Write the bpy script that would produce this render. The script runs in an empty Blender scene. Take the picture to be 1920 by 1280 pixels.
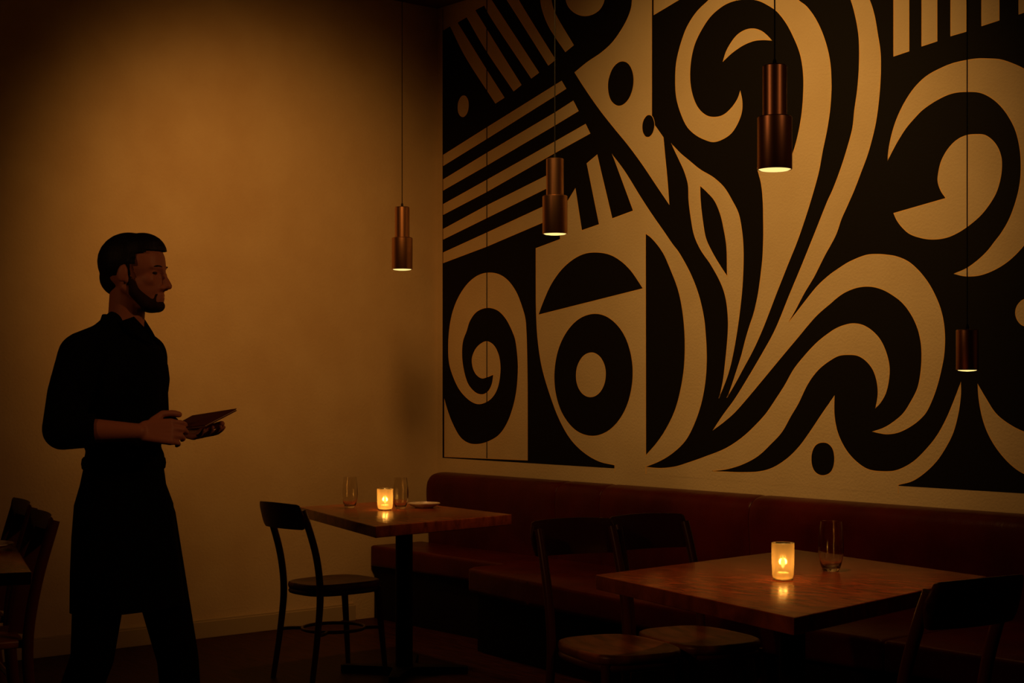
import bpy, bmesh, math, random
from mathutils import Vector, Matrix, Quaternion
from mathutils.geometry import tessellate_polygon
random.seed(7)
PI = math.pi
SC = bpy.context.scene
COL = SC.collection

# ------------------------------------------------------------------ camera, world, lights, exposure
YAW = math.radians(139.9)
FW = Vector((math.cos(YAW), math.sin(YAW), 0)); RT = Vector((math.sin(YAW), -math.cos(YAW), 0)); UP = Vector((0, 0, 1))
EYE = Vector((7.316, -5.580, 1.35))
cd = bpy.data.cameras.new('camera'); cam = bpy.data.objects.new('camera', cd); COL.objects.link(cam)
cam.location = EYE
cam.rotation_euler = (PI/2, 0, YAW - PI/2)
cd.sensor_width = 36; cd.lens = 2900/1920*36
cd.shift_x = 0; cd.shift_y = (717-640)/1920
cd.clip_start = 0.05
SC.camera = cam
SC.view_settings.view_transform = 'Standard'; SC.view_settings.look = 'None'
SC.view_settings.exposure = 0.0; SC.view_settings.gamma = 1.0
try: SC.view_settings.use_curve_mapping = False
except Exception: pass
w = bpy.data.worlds.new('world'); SC.world = w; w.use_nodes = True
w.node_tree.nodes['Background'].inputs[0].default_value = (1, .5, .25, 1)
w.node_tree.nodes['Background'].inputs[1].default_value = 0.0015

def spot(name, loc, target, power, color, size, blend=1.0, radius=.06):
    l = bpy.data.lights.new(name, 'SPOT'); l.energy = power; l.color = color
    l.spot_size = math.radians(size); l.spot_blend = blend; l.shadow_soft_size = radius
    o = bpy.data.objects.new(name, l); COL.objects.link(o); o.location = loc
    d = Vector(target) - Vector(loc); o.rotation_euler = d.to_track_quat('-Z', 'Y').to_euler()
    return o
# ceiling wall washers, above the frame
spot('wall_washer_plain', (2.45, -2.25, 3.30), (0, -1.20, 1.90), 122, (1, .42, .082), 65, 1.0, .25)
spot('wall_washer_mural', (3.0, -2.15, 3.45), (2.50, 0, 2.20), 180, (1, .515, .125), 81, 1.0, .25)
# added fill spots out of view, for the waiter's face, copper shades and chairs
spot('fill_spot_right', (6.3, -2.0, 2.9), (3.3, -3.0, 1.62), 42, (1, .42, .14), 44, 1.0, .08)
spot('fill_spot_left', (3.6, -6.6, 3.0), (4.5, -2.2, 1.3), 38, (1, .42, .14), 60, .9, .08)
P_PEND = 15.0     # watts of the pendant spots
P_CAND = 0.9    # watts of the candle flames

# ------------------------------------------------------------------ helpers
def empty(name, loc=(0,0,0), rz=0, label=None, cat=None, group=None):
    o = bpy.data.objects.new(name, None); COL.objects.link(o); o.location = loc; o.rotation_euler = (0,0,rz)
    o.empty_display_size = .05
    return tag(o, label, cat, group)
def tag(o, label=None, cat=None, group=None, kind=None):
    if label: o['label'] = label
    if cat: o['category'] = cat
    if group: o['group'] = group
    if kind: o['kind'] = kind
    return o
def obj(name, bm, mats, parent=None, smooth=True, recalc=True, angle=40):
    if recalc: bmesh.ops.recalc_face_normals(bm, faces=bm.faces[:])
    me = bpy.data.meshes.new(name); bm.to_mesh(me); bm.free()
    return mobj(name, me, mats, parent, smooth, angle)
def mobj(name, me, mats, parent=None, smooth=True, angle=40):
    for m in (mats if isinstance(mats, (list, tuple)) else [mats]): me.materials.append(m)
    if smooth:
        me.polygons.foreach_set('use_smooth', [True]*len(me.polygons))
        if angle < 180:
            me.set_sharp_from_angle(angle=math.radians(angle))
    o = bpy.data.objects.new(name, me); COL.objects.link(o)
    if parent: o.parent = parent
    return o
def struct(name, bm, m, smooth=False):
    return tag(obj(name, bm, m, None, smooth), kind='structure')
def copy_tree(o, parent=None):
    c = o.copy(); COL.objects.link(c)
    if parent: c.parent = parent
    for ch in list(o.children): copy_tree(ch, c)
    return c
def box(bm, lo, hi, bevel=0, seg=2):
    r = bmesh.ops.create_cube(bm, size=1)
    vs = r['verts']
    for v in vs: v.co = Vector([lo[i] + (v.co[i]+.5)*(hi[i]-lo[i]) for i in range(3)])
    if bevel:
        es = list({e for v in vs for e in v.link_edges})
        bmesh.ops.bevel(bm, geom=es, offset=bevel, segments=seg, profile=.6, affect='EDGES')
def prism(bm, pts, z0, z1, bevel=0, seg=3):
    a = [bm.verts.new((x, y, z0)) for x, y in pts]; b = [bm.verts.new((x, y, z1)) for x, y in pts]
    n = len(pts); fs = [bm.faces.new(a[::-1]), bm.faces.new(b)]
    for i in range(n): fs.append(bm.faces.new((a[i], a[(i+1)%n], b[(i+1)%n], b[i])))
    if bevel:
        es = list({e for f in fs for e in f.edges})
        bmesh.ops.bevel(bm, geom=es, offset=bevel, segments=seg, profile=.6, affect='EDGES')
def lathe(bm, prof, c=(0,0,0), n=40, cap0=True, cap1=True):
    rings = []
    for r, z in prof:
        rings.append([bm.verts.new((c[0]+r*math.cos(2*PI*k/n), c[1]+r*math.sin(2*PI*k/n), c[2]+z)) for k in range(n)])
    for a, b in zip(rings, rings[1:]):
        for k in range(n): bm.faces.new((a[k], a[(k+1)%n], b[(k+1)%n], b[k]))
    if cap0: bm.faces.new(rings[0][::-1])
    if cap1: bm.faces.new(rings[-1])
def crom(P, n=8, closed=False):
    P = [Vector(p) for p in P]; out = []
    m = len(P)
    segs = m if closed else m-1
    for i in range(segs):
        p1 = P[i]; p2 = P[(i+1)%m]
        p0 = P[i-1] if (closed or i > 0) else p1*2-p2
        p3 = P[(i+2)%m] if (closed or i+2 < m) else p2*2-p1
        d1 = max((p1-p0).length, 1e-6)**.5; d2 = max((p2-p1).length, 1e-6)**.5; d3 = max((p3-p2).length, 1e-6)**.5
        t1 = (p1-p0)/d1 - (p2-p0)/(d1+d2) + (p2-p1)/d2
        t2 = (p2-p1)/d2 - (p3-p1)/(d2+d3) + (p3-p2)/d3
        t1 *= d2; t2 *= d2
        for k in range(n):
            t = k/n
            out.append(p1*(2*t**3-3*t*t+1) + t1*(t**3-2*t*t+t) + p2*(-2*t**3+3*t*t) + t2*(t**3-t*t))
    if not closed: out.append(P[-1])
    return out
def tube(bm, pts, r, n=12, cap=True, flat=1.0, closed=False):
    """sweep a round (or, with flat != 1, oval) section along points; r a number or one per point"""
    P = [Vector(p) for p in pts]; m = len(P)
    R = r if isinstance(r, (list, tuple)) else [r]*m
    rings = []; ref = None
    for i in range(m):
        if closed: t = P[(i+1)%m]-P[i-1]
        else: t = P[min(i+1, m-1)]-P[max(i-1, 0)]
        t.normalize()
        if ref is None:
            ref = Vector((0,0,1)) if abs(t.z) < .9 else Vector((1,0,0))
        u = (ref - t*ref.dot(t)).normalized(); ref = u; v = t.cross(u)
        rings.append([bm.verts.new(P[i] + u*(R[i]*math.cos(2*PI*k/n)) + v*(R[i]*flat*math.sin(2*PI*k/n))) for k in range(n)])
    for a, b in list(zip(rings, rings[1:])) + ([(rings[-1], rings[0])] if closed else []):
        for k in range(n): bm.faces.new((a[k], a[(k+1)%n], b[(k+1)%n], b[k]))
    if cap and not closed: bm.faces.new(rings[0][::-1]); bm.faces.new(rings[-1])
def ellipsoid(bm, c, r, rot=None, seg=24):
    M = Matrix.Translation(Vector(c)) @ (rot.to_4x4() if rot else Matrix.Identity(4)) @ Matrix.Diagonal((r[0], r[1], r[2], 1))
    bmesh.ops.create_uvsphere(bm, u_segments=seg, v_segments=max(8, seg//2), radius=1, matrix=M)
def capsule(bm, a, b, ra, rb, n=16, steps=6):
    a = Vector(a); b = Vector(b); d = b-a; L = d.length; d.normalize()
    pts = []; rs = []
    for k in range(steps): 
        t = PI/2*(1-k/steps); pts.append(a - d*ra*math.sin(t)); rs.append(max(ra*math.cos(t), ra*.02))
    pts.append(a); rs.append(ra); pts.append(b); rs.append(rb)
    for k in range(1, steps+1):
        t = PI/2*k/steps; pts.append(b + d*rb*math.sin(t)); rs.append(max(rb*math.cos(t), rb*.02))
    tube(bm, pts, rs, n)
def limb(bm, pts, rs, n=18):
    for (a, b, ra, rb) in zip(pts, pts[1:], rs, rs[1:]): capsule(bm, a, b, ra, rb, n)
def fuse(bm, voxel, smooth=6, factor=.5):
    """melt overlapping shapes into one continuous surface; returns a mesh"""
    me = bpy.data.meshes.new('tmp'); bm.to_mesh(me); bm.free()
    o = bpy.data.objects.new('tmp', me); COL.objects.link(o)
    md = o.modifiers.new('r', 'REMESH'); md.mode = 'VOXEL'; md.voxel_size = voxel; md.use_smooth_shade = True
    if smooth:
        s = o.modifiers.new('s', 'SMOOTH'); s.iterations = smooth; s.factor = factor
    dg = bpy.context.evaluated_depsgraph_get(); dg.update()
    out = bpy.data.meshes.new_from_object(o.evaluated_get(dg), preserve_all_data_layers=False, depsgraph=dg)
    bpy.data.objects.remove(o); bpy.data.meshes.remove(me)
    return out

# ------------------------------------------------------------------ materials
def mat(name, color, rough=.5, metal=0.0, spec=.5, coat=0, **k):
    m = bpy.data.materials.new(name); m.use_nodes = True
    b = m.node_tree.nodes['Principled BSDF']
    b.inputs['Base Color'].default_value = (*color, 1); b.inputs['Roughness'].default_value = rough
    b.inputs['Metallic'].default_value = metal; b.inputs['Specular IOR Level'].default_value = spec
    b.inputs['Coat Weight'].default_value = coat
    return m
def nodes(m): return m.node_tree.nodes, m.node_tree.links, m.node_tree.nodes['Principled BSDF']
def add_bump(m, scale, strength, dist=.002, detail=3, stretch=(1,1,1), kind='noise', coord='Object'):
    N, Lk, b = nodes(m)
    tc = N.new('ShaderNodeTexCoord'); mp = N.new('ShaderNodeMapping'); mp.inputs['Scale'].default_value = stretch
    Lk.new(tc.outputs[coord], mp.inputs[0])
    if kind == 'noise':
        t = N.new('ShaderNodeTexNoise'); t.inputs['Scale'].default_value = scale; t.inputs['Detail'].default_value = detail; o = t.outputs['Fac']
    else:
        t = N.new('ShaderNodeTexVoronoi'); t.inputs['Scale'].default_value = scale; o = t.outputs['Distance']
    Lk.new(mp.outputs[0], t.inputs['Vector'])
    bp = N.new('ShaderNodeBump'); bp.inputs['Strength'].default_value = strength; bp.inputs['Distance'].default_value = dist
    Lk.new(o, bp.inputs['Height'])
    if b.inputs['Normal'].links:
        Lk.new(b.inputs['Normal'].links[0].from_socket, bp.inputs['Normal'])
    Lk.new(bp.outputs[0], b.inputs['Normal'])
    return t, mp
def add_mottle(m, c1, c2, scale, detail=4, stretch=(1,1,1), lo=.35, hi=.65, coord='Object', distort=0):
    N, Lk, b = nodes(m)
    tc = N.new('ShaderNodeTexCoord'); mp = N.new('ShaderNodeMapping'); mp.inputs['Scale'].default_value = stretch
    t = N.new('ShaderNodeTexNoise'); t.inputs['Scale'].default_value = scale; t.inputs['Detail'].default_value = detail
    t.inputs['Distortion'].default_value = distort
    r = N.new('ShaderNodeValToRGB'); r.color_ramp.elements[0].position = lo; r.color_ramp.elements[1].position = hi
    r.color_ramp.elements[0].color = (*c1, 1); r.color_ramp.elements[1].color = (*c2, 1)
    Lk.new(tc.outputs[coord], mp.inputs[0]); Lk.new(mp.outputs[0], t.inputs['Vector']); Lk.new(t.outputs['Fac'], r.inputs[0])
    Lk.new(r.outputs[0], b.inputs['Base Color'])
M = {}
M['plaster'] = mat('cream_plaster', (.70,.55,.36), .75, spec=.25)
add_mottle(M['plaster'], (.66,.50,.32), (.72,.57,.38), 3.2, 5)
add_bump(M['plaster'], 70, .6, .003, 3); add_bump(M['plaster'], 9, .12, .01, 2)
M['cream'] = mat('cream_paint', (.72,.58,.38), .7, spec=.25)
add_mottle(M['cream'], (.68,.53,.34), (.73,.58,.39), 3.2, 5)
add_bump(M['cream'], 85, .75, .003, 3)
M['edge'] = mat('ochre_outline_paint', (.90,.56,.20), .55, spec=.3)
M['black_paint'] = mat('black_paint', (.0062,.0050,.0038), .7, spec=.12)
add_bump(M['black_paint'], 90, .3, .002, 3)
M['ceiling'] = mat('dark_ceiling_paint', (.10,.05,.03), .9, spec=.1)
M['base'] = mat('baseboard_paint', (.50,.40,.26), .5, spec=.3)
M['floor'] = mat('floor_wood', (.05,.015,.009), .5, spec=.1)
add_mottle(M['floor'], (.026,.006,.004), (.060,.014,.008), 6, 6, (1,8,1))
add_bump(M['floor'], 12, .3, .003, 4, (1,8,1))
M['leather'] = mat('oxblood_leather', (.08,.006,.005), .36, spec=.18)
add_mottle(M['leather'], (.055,.0032,.0024), (.085,.0060,.0038), 5, 5)
add_bump(M['leather'], 7, .35, .02, 4, (1,1,.5)); add_bump(M['leather'], 160, .2, .001, 2, kind='voronoi')
M['table_wood'] = mat('table_wood', (.30,.11,.045), .20, spec=.16)
add_mottle(M['table_wood'], (.16,.030,.010), (.48,.105,.028), 12, 8, (1,2.4,1), .25, .72, distort=.6)
add_bump(M['table_wood'], 45, .22, .003, 5, (1,2.2,1))
M['dark_wood'] = mat('dark_stained_wood', (.095,.017,.008), .36, spec=.30)
add_bump(M['dark_wood'], 30, .1, .002, 3, (1,1,.2))
M['seat_wood'] = mat('polished_seat_wood', (.2,.06,.025), .38, spec=.35)
add_mottle(M['seat_wood'], (.12,.03,.012), (.28,.08,.028), 9, 5, (1,3,1))
add_bump(M['seat_wood'], 20, .15, .003, 3)
M['iron'] = mat('black_iron', (.005,.004,.004), .6, spec=.15)
M['plinth'] = mat('black_plinth_paint', (.008,.004,.003), .8, spec=.1)
M['copper'] = mat('brushed_copper', (.50,.26,.15), .36, 1.0)
add_bump(M['copper'], 60, .08, .001, 2, (1,1,25))
M['cord'] = mat('black_cord', (.006,.005,.004), .7, spec=.2)
M['ceramic'] = mat('white_ceramic', (.85,.76,.58), .25, spec=.5)
M['wax'] = mat('candle_wax', (.85,.75,.55), .5)
M['shirt'] = mat('black_cotton', (.0045,.0048,.0042), .95, spec=.05)
add_bump(M['shirt'], 9, .5, .03, 3)
M['apron'] = mat('black_apron_cloth', (.0035,.0035,.0035), .95, spec=.04)
add_bump(M['apron'], 6, .5, .03, 3, (1,1,.25))
M['trousers'] = mat('black_trouser_cloth', (.0035,.0033,.0033), .95, spec=.04)
M['shoe'] = mat('black_shoe_leather', (.01,.008,.007), .4)
M['skin'] = mat('skin', (.52,.20,.11), .5, spec=.3)
M['skin'].node_tree.nodes['Principled BSDF'].inputs['Subsurface Weight'].default_value = .08
M['skin'].node_tree.nodes['Principled BSDF'].inputs['Subsurface Radius'].default_value = (.02,.008,.004)
M['lip'] = mat('lip', (.32,.10,.07), .45)
M['hair'] = mat('black_hair', (.008,.006,.005), .6, spec=.25)
add_bump(M['hair'], 120, .5, .003, 3, (1,1,.4))
M['beard'] = mat('short_dark_beard', (.035,.016,.010), .8, spec=.15)
add_bump(M['beard'], 300, .6, .002, 2)
M['eye'] = mat('dark_eye', (.03,.015,.01), .2)
M['menu'] = mat('dark_red_menu_cover', (.10,.014,.009), .7, spec=.15)
add_bump(M['menu'], 200, .15, .001, 2)
M['paper'] = mat('menu_paper', (.5,.38,.25), .7)
def emit(name, color, s):
    m = bpy.data.materials.new(name); m.use_nodes = True; N = m.node_tree.nodes; N.clear()
    e = N.new('ShaderNodeEmission'); e.inputs[0].default_value = (*color, 1); e.inputs[1].default_value = s
    o = N.new('ShaderNodeOutputMaterial'); m.node_tree.links.new(e.outputs[0], o.inputs[0]); return m
M['lamp'] = emit('lamp_diffuser', (1,.74,.24), 1.25)
M['flame'] = emit('candle_flame', (1,.62,.22), 5)
def glassmat():
    m = bpy.data.materials.new('clear_glass'); m.use_nodes = True; N, Lk, b = nodes(m)
    b.inputs['Base Color'].default_value = (.95,.93,.88,1); b.inputs['Roughness'].default_value = .02
    b.inputs['Transmission Weight'].default_value = 1; b.inputs['IOR'].default_value = 1.45
    return m
M['glass'] = glassmat()
def frosted():
    m = bpy.data.materials.new('frosted_amber_glass'); m.use_nodes = True; N = m.node_tree.nodes; Lk = m.node_tree.links
    N.clear(); o = N.new('ShaderNodeOutputMaterial')
    tr = N.new('ShaderNodeBsdfTranslucent'); tr.inputs[0].default_value = (.20,.125,.045,1)
    tp = N.new('ShaderNodeBsdfTransparent'); tp.inputs[0].default_value = (1,.72,.35,1)
    gl = N.new('ShaderNodeBsdfGlossy'); gl.inputs[0].default_value = (.9,.8,.6,1); gl.inputs['Roughness'].default_value = .15
    rf = N.new('ShaderNodeBsdfRefraction'); rf.inputs['Color'].default_value = (.30,.20,.08,1); rf.inputs['Roughness'].default_value = .50; rf.inputs['IOR'].default_value = 1.15
    m0 = N.new('ShaderNodeMixShader'); m0.inputs[0].default_value = .35; Lk.new(tr.outputs[0], m0.inputs[1]); Lk.new(rf.outputs[0], m0.inputs[2])
    m1 = N.new('ShaderNodeMixShader'); m1.inputs[0].default_value = .20
    m2 = N.new('ShaderNodeMixShader'); fr = N.new('ShaderNodeFresnel'); fr.inputs[0].default_value = 1.4
    Lk.new(m0.outputs[0], m1.inputs[1]); Lk.new(tp.outputs[0], m1.inputs[2])
    Lk.new(fr.outputs[0], m2.inputs[0]); Lk.new(m1.outputs[0], m2.inputs[1]); Lk.new(gl.outputs[0], m2.inputs[2])
    Lk.new(m2.outputs[0], o.inputs[0]); return m
M['frosted'] = frosted()

MURAL_SHAPES = [  # layer, colour, outline in wall metres (x, z); a trailing c marks a corner
  (1,'c','0.058,3.431c 0.125,3.444c 0.262,3.250 0.544,2.932c 0.625,2.954c 0.468,3.134 0.196,3.453c 0.282,3.469c 0.439,3.270 0.704,2.978c 0.773,3.004c 0.601,3.207 0.361,3.495c 0.444,3.507c 0.477,3.458 0.855,3.027c 0.922,3.049c 0.511,3.525c 0.410,3.727c 0.058,3.799c'),
  (1,'c','0.554,3.601c 0.644,3.500 0.997,3.076c 1.058,3.098c 0.832,3.376 0.672,3.578c'),
  (1,'c','0.931,3.527c 0.931,3.445 0.948,3.384 0.992,3.300 1.054,3.220 1.136,3.127c 1.204,3.153c 1.062,3.340 1.032,3.397 1.010,3.512c'),
  (1,'c','1.443,3.359 1.431,3.330 1.407,3.307 1.370,3.293 1.326,3.289 1.278,3.295 1.231,3.312 1.190,3.337 1.158,3.368 1.140,3.402 1.136,3.436 1.148,3.466 1.174,3.489 1.212,3.502 1.257,3.506 1.305,3.498 1.351,3.481 1.392,3.456 1.422,3.425 1.439,3.392'),
  (1,'c','0.300,2.948 0.296,2.929 0.287,2.913 0.274,2.902 0.258,2.895 0.242,2.895 0.227,2.901 0.213,2.912 0.203,2.928 0.198,2.947 0.198,2.966 0.202,2.985 0.212,3.001 0.225,3.013 0.240,3.019 0.256,3.019 0.272,3.013 0.285,3.001 0.295,2.986 0.300,2.967'),
  (1,'c','1.692,3.655c 1.645,3.310 1.638,3.271 1.610,3.221 1.561,3.168 1.496,3.117 1.411,3.078 1.308,3.047 1.208,3.007c 1.287,2.911 1.401,2.783 1.512,2.671 1.610,2.576 1.700,2.481 1.753,2.421 1.810,2.354 1.911,2.237c 1.896,2.382 1.885,2.464 1.870,2.580c 1.806,2.653c 1.789,2.676c 1.789,3.283c 1.789,3.633c'),
  (2,'b','1.658,2.873 1.647,2.839 1.628,2.810 1.603,2.790 1.573,2.779 1.542,2.780 1.514,2.793 1.489,2.815 1.473,2.845 1.465,2.881 1.466,2.918 1.478,2.952 1.497,2.981 1.523,3.001 1.553,3.011 1.584,3.009 1.612,2.997 1.636,2.974 1.652,2.944 1.660,2.909'),
  (2,'b','1.809,2.641 1.804,2.624 1.796,2.609 1.784,2.598 1.771,2.592 1.756,2.592 1.742,2.597 1.731,2.608 1.722,2.623 1.718,2.640 1.718,2.659 1.722,2.676 1.731,2.691 1.743,2.702 1.756,2.708 1.771,2.708 1.784,2.703 1.796,2.692 1.804,2.677 1.809,2.660'),
  (1,'c','1.801,3.205c 1.977,3.248c 2.253,3.314c 2.488,3.528c 1.801,3.631c'),
  (1,'c','0.058,2.696c 0.463,2.806c 1.106,2.978c 1.144,2.929c 1.058,2.904c 0.468,2.741c 0.058,2.630c'),
  (1,'c','0.058,2.551c 0.468,2.662c 1.058,2.816c 1.199,2.858c 1.242,2.796c 1.058,2.745c 0.468,2.589c 0.058,2.485c'),
  (1,'c','0.058,2.405c 0.463,2.507c 1.058,2.659c 1.296,2.721c 1.333,2.665c 1.058,2.595c 0.463,2.437c 0.058,2.341c'),
  (1,'c','0.058,2.258c 0.463,2.361c 1.075,2.501c 1.101,2.435c 0.463,2.288c 0.058,2.195c'),
  (1,'c','0.058,2.119c 0.463,2.206c 1.054,2.335c 1.080,2.250c 0.463,2.125c 0.058,2.056c'),
  (1,'c','0.069,0.911c 0.069,1.256c 0.095,1.199 0.146,1.115 0.222,1.033 0.297,1.001 0.385,0.997 0.482,1.016 0.578,1.057 0.648,1.125 0.699,1.216 0.729,1.311 0.741,1.430 0.736,1.499 0.718,1.588 0.690,1.640 0.634,1.710 0.563,1.758 0.468,1.776 0.371,1.755 0.311,1.705 0.282,1.650 0.247,1.589 0.239,1.505 0.257,1.418 0.297,1.341 0.361,1.295 0.410,1.283 0.444,1.286 0.482,1.304 0.511,1.341 0.525,1.394c 0.468,1.380 0.419,1.374 0.366,1.399 0.336,1.442 0.331,1.492 0.361,1.541 0.410,1.573 0.468,1.586 0.530,1.562 0.573,1.507 0.589,1.440 0.582,1.371 0.559,1.311 0.516,1.265 0.458,1.237 0.395,1.226 0.346,1.233 0.287,1.257 0.212,1.310 0.156,1.381 0.115,1.466 0.107,1.570 0.115,1.654 0.130,1.717 0.161,1.788 0.217,1.863 0.297,1.928 0.385,1.966 0.477,1.977 0.578,1.962 0.658,1.922 0.727,1.856 0.773,1.780 0.805,1.705 0.814,1.636 0.823,1.400 0.825,0.919c'),
  (1,'c','0.893,2.089c 1.093,2.125c 1.080,2.264c 1.157,2.329c 1.216,2.389c 1.267,2.160c 1.399,2.181c 1.304,2.511c 1.386,2.549c 1.415,2.459c 1.500,2.204c 1.653,2.231c 1.516,2.504c 1.496,2.540c 1.591,2.441 1.707,2.298 1.791,2.199 1.877,2.104 1.933,2.041 1.977,1.996 2.060,1.880 2.113,1.773 2.145,1.667 2.156,1.589 2.163,1.480 2.156,1.368 2.131,1.259 2.085,1.154 2.024,1.066 1.940,1.002 1.847,0.956 1.746,0.922c 1.746,0.884c 1.516,0.885c 1.516,0.921c 1.399,0.936 1.275,0.982 1.170,1.053 1.084,1.154 1.010,1.283 0.953,1.408 0.926,1.496 0.904,1.620 0.895,1.752 0.893,1.928c'),
  (2,'b','0.911,1.719c 0.953,1.793 1.019,1.886 1.106,1.963 1.204,2.014 1.296,2.037 1.391,2.036 1.480,2.019 1.559,1.984 1.638,1.927 1.730,1.827c'),
  (2,'b','1.654,1.383 1.643,1.313 1.619,1.246 1.581,1.186 1.532,1.136 1.474,1.098 1.409,1.074 1.341,1.066 1.273,1.074 1.208,1.098 1.151,1.138 1.103,1.190 1.068,1.254 1.048,1.325 1.044,1.399 1.056,1.473 1.083,1.543 1.125,1.604 1.178,1.654 1.239,1.690 1.306,1.710 1.374,1.715 1.441,1.703 1.503,1.675 1.557,1.634 1.601,1.582 1.632,1.520 1.650,1.453'),
  (3,'c','1.451,1.388 1.444,1.352 1.426,1.319 1.400,1.294 1.367,1.278 1.331,1.273 1.296,1.279 1.264,1.296 1.239,1.323 1.224,1.357 1.221,1.394 1.228,1.431 1.247,1.463 1.274,1.489 1.307,1.504 1.343,1.509 1.378,1.502 1.409,1.484 1.433,1.457 1.448,1.424'),
  (2,'b','1.742,2.111c 1.791,2.080 1.866,2.006 1.922,1.914 1.973,1.813 2.002,1.712 2.017,1.606 2.020,1.513 2.013,1.416 1.991,1.316 1.951,1.209 1.885,1.110 1.821,1.041 1.744,0.976c'),
  (1,'c','2.734,3.104 2.781,3.066 2.836,2.995 2.882,2.903 2.912,2.802 2.921,2.697 2.915,2.590 2.897,2.492 2.872,2.398 2.851,2.309 2.827,2.239 2.781,2.122 2.728,2.004 2.665,1.885 2.602,1.764 2.518,1.600 2.462,1.506 2.396,1.413 2.345,1.342 2.294,1.276c 2.321,1.330 2.352,1.401 2.386,1.482 2.412,1.558 2.439,1.625 2.459,1.670 2.485,1.752 2.501,1.832 2.515,1.926 2.521,2.018 2.521,2.113 2.518,2.206 2.508,2.282 2.482,2.363c 2.586,2.357 2.665,2.358c 2.697,2.406 2.728,2.488 2.750,2.583 2.759,2.673 2.759,2.758 2.741,2.854 2.703,2.938 2.656,3.015 2.602,3.077 2.544,3.118 2.488,3.148 2.412,3.168 2.338,3.174 2.270,3.164 2.191,3.129 2.131,3.075 2.085,3.012 2.060,2.938 2.053,2.847 2.067,2.772 2.103,2.701 2.156,2.655 2.208,2.638 2.270,2.640 2.321,2.666 2.362,2.706 2.379,2.742c 2.392,2.687 2.389,2.637 2.362,2.584 2.321,2.543 2.260,2.520 2.205,2.516 2.149,2.534 2.085,2.567 2.031,2.613 1.988,2.685 1.958,2.768 1.951,2.854 1.958,2.941 1.988,3.029 2.031,3.106 2.095,3.168 2.173,3.210 2.253,3.252 2.355,3.273 2.472,3.265 2.618,3.201'),
  (1,'c','2.267,2.895c 2.287,2.940 2.318,2.978 2.359,3.010 2.409,3.025 2.459,3.023 2.508,3.004 2.544,2.977 2.576,2.945c 2.521,2.957 2.462,2.962 2.396,2.952 2.328,2.928'),
  (1,'c','2.806,3.406c 2.941,3.221 3.027,3.049 3.053,2.968 3.068,2.895 3.073,2.828 3.071,2.732 3.062,2.643 3.047,2.558 3.036,2.479 3.009,2.399 2.971,2.306 2.927,2.217 2.897,2.167 2.827,2.033 2.759,1.904 2.681,1.761 2.589,1.591 2.505,1.475 2.422,1.368 2.338,1.266 2.270,1.196 2.201,1.117c 2.270,1.157 2.338,1.202 2.422,1.274 2.505,1.350 2.586,1.425 2.665,1.498 2.744,1.570 2.790,1.613 2.842,1.657 2.912,1.703 2.977,1.743 3.036,1.764 3.091,1.772 3.145,1.769 3.199,1.754 3.249,1.729 3.302,1.692 3.348,1.638 3.378,1.582 3.394,1.525 3.399,1.468 3.394,1.395 3.378,1.327 3.345,1.270 3.304,1.217 3.249,1.177 3.202,1.153 3.142,1.135c 3.179,1.129 3.221,1.125 3.277,1.133 3.332,1.155 3.380,1.184 3.421,1.221 3.453,1.276 3.479,1.339 3.500,1.411 3.511,1.462 3.516,1.527 3.511,1.597 3.495,1.660 3.468,1.719 3.429,1.780 3.378,1.835 3.329,1.872 3.271,1.896 3.224,1.906 3.176,1.912 3.119,1.913 3.065,1.902 3.009,1.884 2.965,1.864 2.912,1.837 2.842,1.790 2.775,1.728 2.719,1.673 2.675,1.631c 2.713,1.681 2.765,1.757 2.821,1.828 2.882,1.921 2.946,2.012 2.977,2.081 3.009,2.136 3.047,2.203 3.085,2.280 3.119,2.351 3.145,2.423 3.164,2.491 3.179,2.578 3.188,2.669 3.190,2.720 3.188,2.792 3.173,2.877 3.156,2.959 3.131,3.029 3.015,3.229'),
  (1,'c','1.922,2.545c 1.988,2.487 2.045,2.446 2.120,2.393 2.208,2.345 2.277,2.290 2.328,2.223 2.369,2.156 2.389,2.078 2.399,1.996 2.399,1.900 2.392,1.799 2.379,1.703 2.359,1.592 2.335,1.490 2.304,1.394 2.243,1.273c 2.267,1.355 2.284,1.458 2.298,1.573 2.301,1.637 2.294,1.714 2.280,1.773 2.253,1.831 2.191,1.920 2.120,2.002 2.078,2.076 2.056,2.164 2.042,2.249 2.038,2.323 2.013,2.392 1.977,2.454'),
  (2,'b','2.117,2.318c 2.166,2.280 2.215,2.234 2.253,2.166 2.277,2.087 2.294,2.004 2.298,1.855c 2.253,1.908 2.201,1.976 2.156,2.052 2.134,2.144 2.120,2.242'),
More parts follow.
